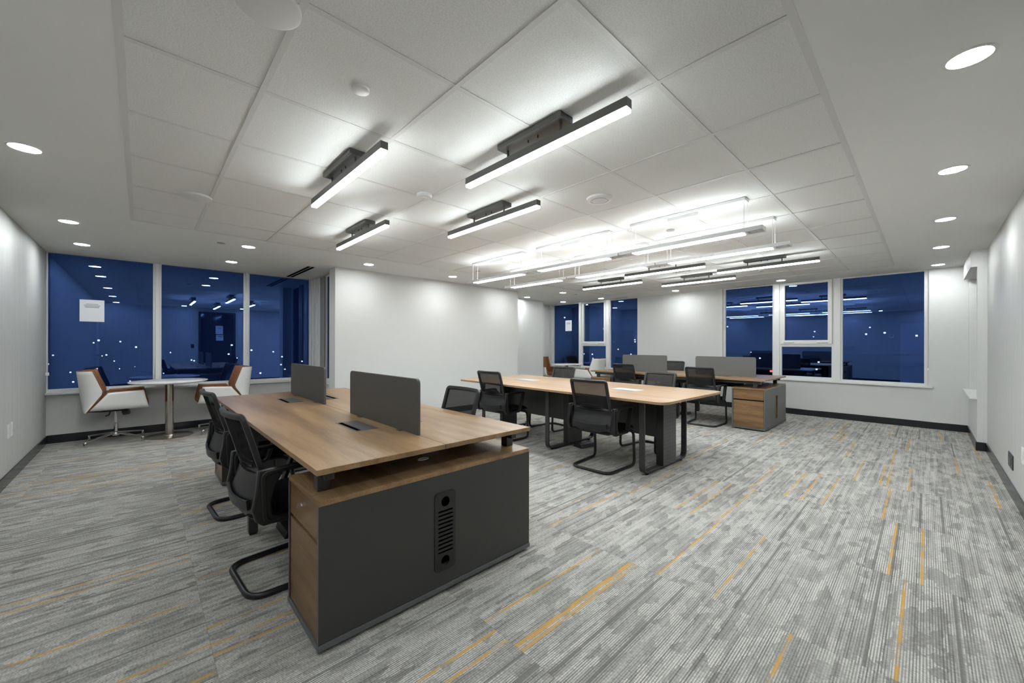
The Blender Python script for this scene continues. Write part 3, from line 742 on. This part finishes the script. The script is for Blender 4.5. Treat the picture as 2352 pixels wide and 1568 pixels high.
def lounge_chair():
    t = thing('lounge_chair', 'chair', 'chair', (0, 0, 0), 0, 'white shell lounge chairs with brown leather')
    hw = .285
    def lerp(z, pts):
        for (z0, x0), (z1, x1) in zip(pts, pts[1:]):
            if z <= z1: return x0 + (x1 - x0) * (z - z0) / (z1 - z0)
        return pts[-1][1]
    # back shell: U in plan, wings cut to a point at elbow height
    def back(z, off, ext):
        xf = lerp(z, [(.43, -.265), (.675, -.105), (.958, -.205)]) + ext
        xb = lerp(z, [(.43, -.285), (.675, -.315), (.958, -.345)]) + off
        h = hw - off; rr = .15; pts = []
        xf = max(xf, xb + .012)
        n = 5
        for k in range(n): pts.append((xf + (min(xf, xb + rr) - xf) * k / n, h))
        x1 = min(xf, xb + rr)
        for k in range(13):
            a = R(90 * k / 12); pts.append((x1 - (x1 - xb) * math.sin(a), (h - rr) + rr * math.cos(a)))
        left = [(x, y) for x, y in pts]
        return [(x, y, z) for x, y in left] + [(x, -y, z) for x, y in reversed(left)]
    zs = [.435 + .52 * k / 12 for k in range(13)]
    MB().sheet([back(z, 0, 0) for z in zs]).build('back_shell', 'shell_white', t, solid=.012, soff=0, recalc=False)
    zs2 = [.442 + .518 * k / 12 for k in range(13)]
    MB().sheet([back(z, .026, .012) for z in zs2]).build('back_cushion', 'leather_brown', t, solid=.036, recalc=False)
    # seat shell: U across, open at the front
    def seat(off, ext):
        h = hw - off; zb = .45 + off; zt = .672 + (.008 if ext else 0); rr = .07; prof = []
        for k in range(7): prof.append((h, zt + (zb + rr - zt) * k / 6))
        for k in range(1, 9):
            a = R(90 * k / 8); prof.append((h - rr + rr * math.cos(a), zb + rr - rr * math.sin(a)))
        for k in range(1, 5): prof.append(((h - rr) * (1 - k / 4), zb))
        prof = prof + [(-y, z) for y, z in reversed(prof[:-1])]
        rows = []
        for f in [k / 10 for k in range(11)]:
            row = []
            for y, z in prof:
                xr = lerp(z, [(.43, -.245), (.655, -.075), (.70, -.05)]) - (ext if z > .5 else 0)
                xf = lerp(z, [(.43, .33), (.69, .268), (.7, .26)]) + ext * .5
                zz = z + (.014 * f if z > .6 else 0)
                row.append((xr + (xf - xr) * f, y, zz))
            rows.append(row)
        return rows
    MB().sheet(seat(0, 0)).build('seat_shell', 'shell_white', t, solid=.012, recalc=False)
    MB().sheet(seat(.028, .01)).build('seat_lining', 'leather_brown', t, solid=.04, recalc=False)
    s = MB(); rows = []
    for x, zt in ((-.21, .49), (-.17, .525), (0, .53), (.2, .53), (.285, .515), (.315, .48)):
        rows.append([(x, y, z) for y, z in [(-.225, .48), (-.23, zt - .012), (-.2, zt), (0, zt + .004), (.2, zt), (.23, zt - .012), (.225, .48)]])
    s.rings(rows).build('seat_cushion', 'leather_brown', t, sub=1)
    # mechanism and star base
    m_ = B(-.13, .13, -.07, .07, .405, .432).build('tilt_mechanism', 'black_metal', t, bevel=.008)
    MB().tube([(.07, -.11, .385), (.13, -.13, .40)], [.03, .036], 12).build('tension_knob', 'black_metal', m_)
    MB().tube([(-.05, -.06, .41), (-.06, -.16, .375), (-.085, -.2, .37)], .008, 8).build('height_lever', 'black_metal', m_)
    MB().sweep([(-.27, 0, .47), (-.25, 0, .425), (-.12, 0, .412)], .16, .012, (0, 1, 0)).build('back_bracket', 'black_metal', t)
    MB().lathe([(.022, .10), (.022, .24), (.016, .245), (.016, .41)], n=20).build('gas_column', 'chrome', t)
    st = MB().lathe([(.036, .075), (.04, .10), (.03, .125), (.022, .13)], n=20).build('star_base', 'chrome', t)
    for k in range(4):
        a = R(45 + 90 * k); c_, s_ = math.cos(a), math.sin(a)
        MB().sweep([(c_ * .02, s_ * .02, .112), (c_ * .2, s_ * .2, .088), (c_ * .375, s_ * .375, .06)], [.034, .028, .022], [.026, .02, .015], (-s_, c_, 0)).build('star_leg', 'chrome', st)
        MB().lathe([(.026, 0), (.026, .006), (.016, .01), (.016, .055), (.012, .066)], (c_ * .372, s_ * .372, 0), 16).build('foot', 'chrome', st)
    return t
Lg = []; lp = lounge_chair()
place(lp, Lg, (-.245, 7.50, 0), R(0), 'white shell lounge chair with brown leather edges, beside the left wall')
place(lp, Lg, (.915, 7.42, 0), R(180), 'white shell lounge chair half hidden behind the front desk and its chairs')
place(lp, Lg, (8.37, 7.43, 0), R(-94), 'lounge chair showing its brown leather inside, at the far corner table')
place(lp, Lg, (8.44, 5.97, 0), R(98), 'lounge chair seen from its white back at the far corner table')

# ================================================================== LIGHTS
def downlight(label, x, y):
    t = thing('ceiling_downlight', label, 'ceiling light', (x, y, CEIL), 0, 'round recessed downlights in the plaster border')
    MB().lathe([(.066, -.001), (.067, -.004), (.078, -.003), (.079, 0)], n=36).build('trim_ring', 'plastic_white', t)
    MB().lathe([(.0655, -.0018), (.0655, -.0022)], n=24).build('glowing_disc', 'glow_down', t)
for x, y, lb in [
    (-.52, -.12, 'downlight in the ceiling corner behind the camera'),
    (-.52, 1.83, 'downlight along the left wall, out of view behind the camera'),
    (-.52, 3.80, 'downlight along the left wall, the large one at the left picture edge'),
    (-.52, 5.79, 'downlight along the left wall, second from the left window'),
    (-.52, 7.00, 'downlight along the left wall, closest to the left window'),
    (.96, 5.745, 'downlight at the corner of the tiled ceiling above the front desk, the nearer of two'),
    (.955, 6.96, 'downlight just in front of the middle left window pane'),
    (2.476, 5.745, 'downlight washing the white middle wall at its left end'),
    (3.99, 5.745, 'downlight washing the middle of the white middle wall'),
    (5.51, 5.745, 'downlight washing the right end of the white middle wall'),
    (.98, -.12, 'downlight along the right wall, just behind the camera'),
    (2.505, -.122, 'very large downlight at the upper right, nearest along the right wall'),
    (4.026, -.122, 'second downlight along the right wall'),
    (5.551, -.122, 'third downlight along the right wall'),
    (7.08, -.122, 'fourth downlight along the right wall'),
    (8.59, -.118, 'fifth downlight along the right wall, next to the bulkhead'),
    (8.59, 1.85, 'downlight above the mullion of the right window'),
    (8.55, 3.80, 'downlight washing the wall between the far windows'),
    (7.04, 5.745, 'downlight in front of the recessed wall block, the nearer one'),
    (7.05, 6.90, 'downlight close to the recessed wall block'),
    (8.59, 5.75, 'downlight above the mullion of the far left window'),
    (8.54, 6.96, 'downlight over the far corner round table')]:
    downlight(lb, x, y)

def linear_light():
    t = thing('linear_ceiling_light', 'light', 'ceiling light', (0, 0, 0), 0, 'black linear ceiling lights')
    cp = B(-.052, .052, -.245, .245, -.030, .0035).build('canopy', 'light_housing', t, bevel=.003)
    for y in (-.04, .035): MB().tube([(0, y, -.030), (0, y, -.045)], .004, 8).build('screw', 'black_metal', cp)
    for y in (-.205, .205): MB().tube([(0, y, -.030), (0, y, -.08)], .007, 10).build('stem', 'light_housing', t)
    B(-.022, .022, -.605, .605, -.121, -.078).build('housing', 'light_housing', t, bevel=.0015)
    B(-.0205, .0205, -.604, .604, -.140, -.121).build('diffuser', 'glow_bar', t, bevel=.004)
    return t
Ln = []; ll = linear_light()
for x, y, lb in [(1.61, 1.535, 'largest black linear ceiling light, nearest the camera'),
                 (.975, 2.665, 'black linear ceiling light above the left side of the front desk'),
                 (1.61, 3.945, 'black linear ceiling light of the front four, closest to the left windows'),
                 (2.235, 2.67, 'black linear ceiling light of the front four, next to the pendants'),
                 (6.20, 3.945, 'black linear ceiling light of the rear four, farthest left'),
                 (5.58, 2.68, 'black linear ceiling light of the rear four, directly behind the pendants'),
                 (6.88, 2.70, 'black linear ceiling light of the rear four, closest to the far wall'),
                 (6.23, 1.535, 'black linear ceiling light of the rear four, farthest right')]:
    place(ll, Ln, (x, y, CEIL), 0, lb)
def pendant():
    t = thing('pendant_light', 'light', 'pendant light', (0, 0, 0), 0, 'white suspended linear pendants in two rows')
    cp = B(-.05, .05, -.515, .515, -.022, .0035).build('ceiling_plate', 'plastic_white', t, bevel=.002)
    B(-.034, .034, -.14, .14, -.052, -.022).build('driver_box', 'plastic_white', cp, bevel=.002)
    hs = [rect(-.046, .046, -.495, .495)] + [rect(-.036, .036, a, b_) for a, b_ in ((-.618, -.528), (.528, .618))]
    MB().plate(rrect(-.057, .057, -.638, .638, .006, 3), hs, -.285, -.252, XY).build('frame', 'silver', t, bevel=.0015)
    B(-.045, .045, -.494, .494, -.289, -.274).build('lower_diffuser', 'glow_pend', t, bevel=.002)
    B(-.045, .045, -.494, .494, -.266, -.254).build('upper_diffuser', 'glow_pendup', t, smooth=False)
    for sx_ in (-.045, .045):
        for y in (-.505, .505): MB().tube([(sx_, y, -.022), (sx_, y, -.254)], .0022, 6).build('suspension_wire', 'plastic_white', t)
    return t
Pn = []; pp = pendant()
for x, y, lb in [(3.60, 1.525, 'nearest right pendant of the front row'), (3.60, 2.81, 'middle pendant of the front row'),
                 (3.60, 4.095, 'left end pendant of the front row, closest to the white middle wall'),
                 (4.33, 1.495, 'right end pendant of the rear row'), (4.33, 2.78, 'middle pendant of the rear row'),
                 (4.33, 4.065, 'left end pendant of the rear row, above the meeting table end')]:
    place(pp, Pn, (x, y, CEIL), 0, lb)

# ------------------------------------------------------------------ ceiling devices
def disc(name, label, cat, x, y, prof, mat='plastic_white', parts=()):
    t = thing(name, label, cat, (x, y, CEIL))
    MB().lathe(prof, n=40).build('cover', mat, t)
    for nm, pr, m_ in parts: MB().lathe(pr, n=32).build(nm, m_, t)
disc('ceiling_speaker', 'large round white cover cut by the upper picture edge, left of centre', 'speaker', .325, 1.60, [(.105, .004), (.103, -.010), (.092, -.014), (.001, -.015)])
disc('ceiling_speaker', 'round white cover low over the left side of the tiled ceiling', 'speaker', .325, 4.09, [(.105, .004), (.103, -.010), (.092, -.014), (.001, -.015)])
disc('ceiling_speaker', 'round white ceiling speaker with a raised centre near the pendants', 'speaker', 2.732, 1.846, [(.105, .004), (.103, -.012), (.075, -.02), (.07, -.014), (.001, -.016)], parts=[('grille', [(.062, -.014), (.06, -.02), (.001, -.021)], 'grid_white')])
disc('smoke_detector', 'white smoke detector between the black linear lights', 'smoke detector', 1.648, 2.766, [(.06, .004), (.06, -.012), (.052, -.022), (.03, -.024), (.001, -.024)], parts=[('sensor', [(.022, -.022), (.02, -.032), (.001, -.033)], 'plastic_white')])
cov = [(.040, .004), (.040, -.006), (.036, -.008), (.001, -.008)]
disc('sprinkler_cover', 'small white sprinkler cover on the big tile at upper left', 'sprinkler', .75, 1.836, cov)
for x, y, lb in [(.688, 5.754, 'small grey sprinkler cover beside the downlight at the left windows'), (4.025, 1.843, 'small grey sprinkler cover between the two pendant rows'),
                 (7.50, 5.73, 'small grey sprinkler cover in front of the far left window'), (7.267, 1.836, 'small grey sprinkler cover near the rear linear lights'),
                 (3.995, 5.03, 'small grey sprinkler cover near the left end of the pendants')]:
    disc('sprinkler_cover', lb, 'sprinkler', x, y, [(.04, .004), (.04, -.004), (.036, -.005), (.001, -.005)], 'disc_grey')
t = thing('emergency_light', 'tiny multi-lens emergency light between the rear linear lights', 'emergency light', (6.46, 2.774, CEIL))
B(-.012, .012, -.12, .12, -.014, .003).build('bar', 'plastic_white', t, bevel=.003)
for k in range(5): MB().lathe([(.012, -.014), (.013, -.02), (.001, -.022)], (0, -.09 + .045 * k, 0), 12).build('lens', 'plastic_white', t)
def slot_vent(label, x, y0, y1, wdt):
    t = thing('slot_vent', label, 'air vent', (x, (y0 + y1) / 2, CEIL))
    h = (y1 - y0) / 2
    hs = [rect(-wdt / 2 + .012, -.006, -h + .02, h - .02), rect(.006, wdt / 2 - .012, -h + .02, h - .02)]
    MB().plate(rect(-wdt / 2, wdt / 2, -h, h), hs, -.004, -.0005, XY).build('frame', 'grid_white', t, smooth=False)
    for a in (-1, 1):
        u = sorted((a * .006, a * (wdt / 2 - .012)))
        B(u[0], u[1], -h + .02, h - .02, -.0012, -.0004).build('slot', 'void_black', t, smooth=False)
slot_vent('black slotted ceiling vent beside the left window corner', 1.91, 6.50, 7.80, .13)
slot_vent('thin slot vent over the left and middle panes of the right window', 8.85, 2.04, 2.74, .07)
slot_vent('thin slot vent over the right pane of the right window', 8.85, 1.38, 1.83, .07)
slot_vent('thin slot vent over the middle pane of the far left window', 8.85, 5.96, 6.52, .07)
slot_vent('thin slot vent over the right pane of the far left window', 8.85, 5.12, 5.62, .07)

# ------------------------------------------------------------------ small things on walls, glass and floor
def wall_plate(name, label, cat, loc, axis, w_, h_, mat, slots):
    t = thing(name, label, cat, loc)
    fn = (lambda u, v, d: (d, u, v)) if axis == 'x' else (lambda u, v, d: (u, d, v))
    MB().plate(rrect(-w_ / 2, w_ / 2, -h_ / 2, h_ / 2, .006, 3), [], .0005, .007, fn).build('plate', mat, t, bevel=.002)
    for u, v, a, b_, m_ in slots: MB().plate(rrect(u - a, u + a, v - b_, v + b_, .004, 2), [], .007, .0095, fn).build('insert', m_, t, bevel=.001)
    return t
wall_plate('wall_outlet', 'left of the two white wall plates low on the left wall', 'outlet', (XL, 5.87, .486), 'x', .082, .135, 'plastic_white', [(0, .0, .018, .036, 'plastic_white')])
wall_plate('wall_outlet', 'right of the two white wall plates low on the left wall, with a dark socket', 'outlet', (XL, 5.985, .49), 'x', .082, .135, 'plastic_white', [(0, .0, .018, .036, 'plastic_white'), (.004, -.012, .006, .008, 'socket_dark')])
wall_plate('floor_level_socket', 'dark square socket plate low on the right wall', 'outlet', (5.56, YR, .292), 'y', .26, .125, 'socket_dark', [(-.08, .03, .012, .008, 'edge_grey'), (.08, -.03, .012, .008, 'edge_grey'), (0, 0, .06, .03, 'power_black')])
wall_plate('wall_outlet', 'white wall plate cut by the right picture edge', 'outlet', (4.93, YR, .455), 'y', .09, .125, 'plastic_white', [(0, .0, .018, .036, 'plastic_white')])
wall_plate('light_switch', 'dark light switch beside the dark glass door', 'switch', (1.21, YR, 1.24), 'y', .08, .125, 'socket_dark', [(0, 0, .018, .034, 'power_black')])
th_ = wall_plate('thermostat', 'white thermostat beside the white door', 'thermostat', (XL, .84, 1.63), 'x', .13, .10, 'plastic_white', [(0, .01, .04, .022, 'disc_grey')])
def paper(label, p, axis, w_, h_):
    t = thing('paper_notice', label, 'paper notice', p)
    fn = {'x': (lambda u, v, d: (-d, u, v)), 'y': (lambda u, v, d: (u, -d, v)), 'Y': (lambda u, v, d: (u, d, v))}[axis]
    MB().plate(rect(-w_ / 2, w_ / 2, -h_ / 2, h_ / 2), [], .0005, .0015, fn).build('sheet', 'paper', t, smooth=False)
    for k, (v, a) in enumerate(((.30, .25), (.24, .34), (.19, .30), (.15, .28))):
        MB().plate(rect(-a * w_, a * w_, v * h_ - .004, v * h_ + .004), [], .0015, .002, fn).build('print_line', 'print_grey', t, smooth=False)
paper('white paper notice taped to the left window pane', (-.492, YB + .05, 1.76), 'y', .235, .30)
paper('white paper notice taped to the far left window', (XF + .07, 7.185, 1.865), 'x', .235, .31)
paper('upper paper notice on the dark glass door', (1.91, YR + .016, 1.78), 'Y', .2, .28)
paper('lower paper notice on the dark glass door', (1.92, YR + .016, 1.52), 'Y', .2, .19)
def chain(label, x, y, z1, dx, dy):
    t = thing('blind_chain', label, 'blind chain', (x, y, z1))
    for s in (-.008, .008): MB().tube([(s * dx, s * dy, 0), (s * dx, s * dy, CEIL - z1 - .005)], .0025, 6).build('cord', 'plastic_white', t)
    B(-.016, .016, -.016, .016, -.04, .0).build('tensioner', 'plastic_white', t, bevel=.005)
chain('bead chain of the blind beside the left wall corner', XL + .016, YB - .035, .93, 0, 1)
chain('bead chain of the blind at the right edge of the right window', XF - .02, W3[0] + .0, .95, 0, 1)
def floor_box(label, x, y, rz):
    t = thing('floor_power_box', label, 'power box', (x, y, 0), rz)
    MB().plate([(-.08, 0), (.08, 0), (.065, .05), (-.065, .05)], [], -.12, .12, lambda u, v, d: (u, d, v)).build('housing', 'black_metal', t, bevel=.006)
    for y_ in (-.07, -.02, .03, .08): B(-.022, .022, y_ - .018, y_ + .018, .05, .0535).build('socket', 'power_black', t, bevel=.002)
floor_box('black power box on the carpet under the front desk', .775, 3.06, 0)
floor_box('black power box on the carpet by the middle loop leg of the meeting table', 4.14, 3.02, R(80))
floor_box('black power box on the carpet under the rear desk', 7.44, 3.14, R(80))
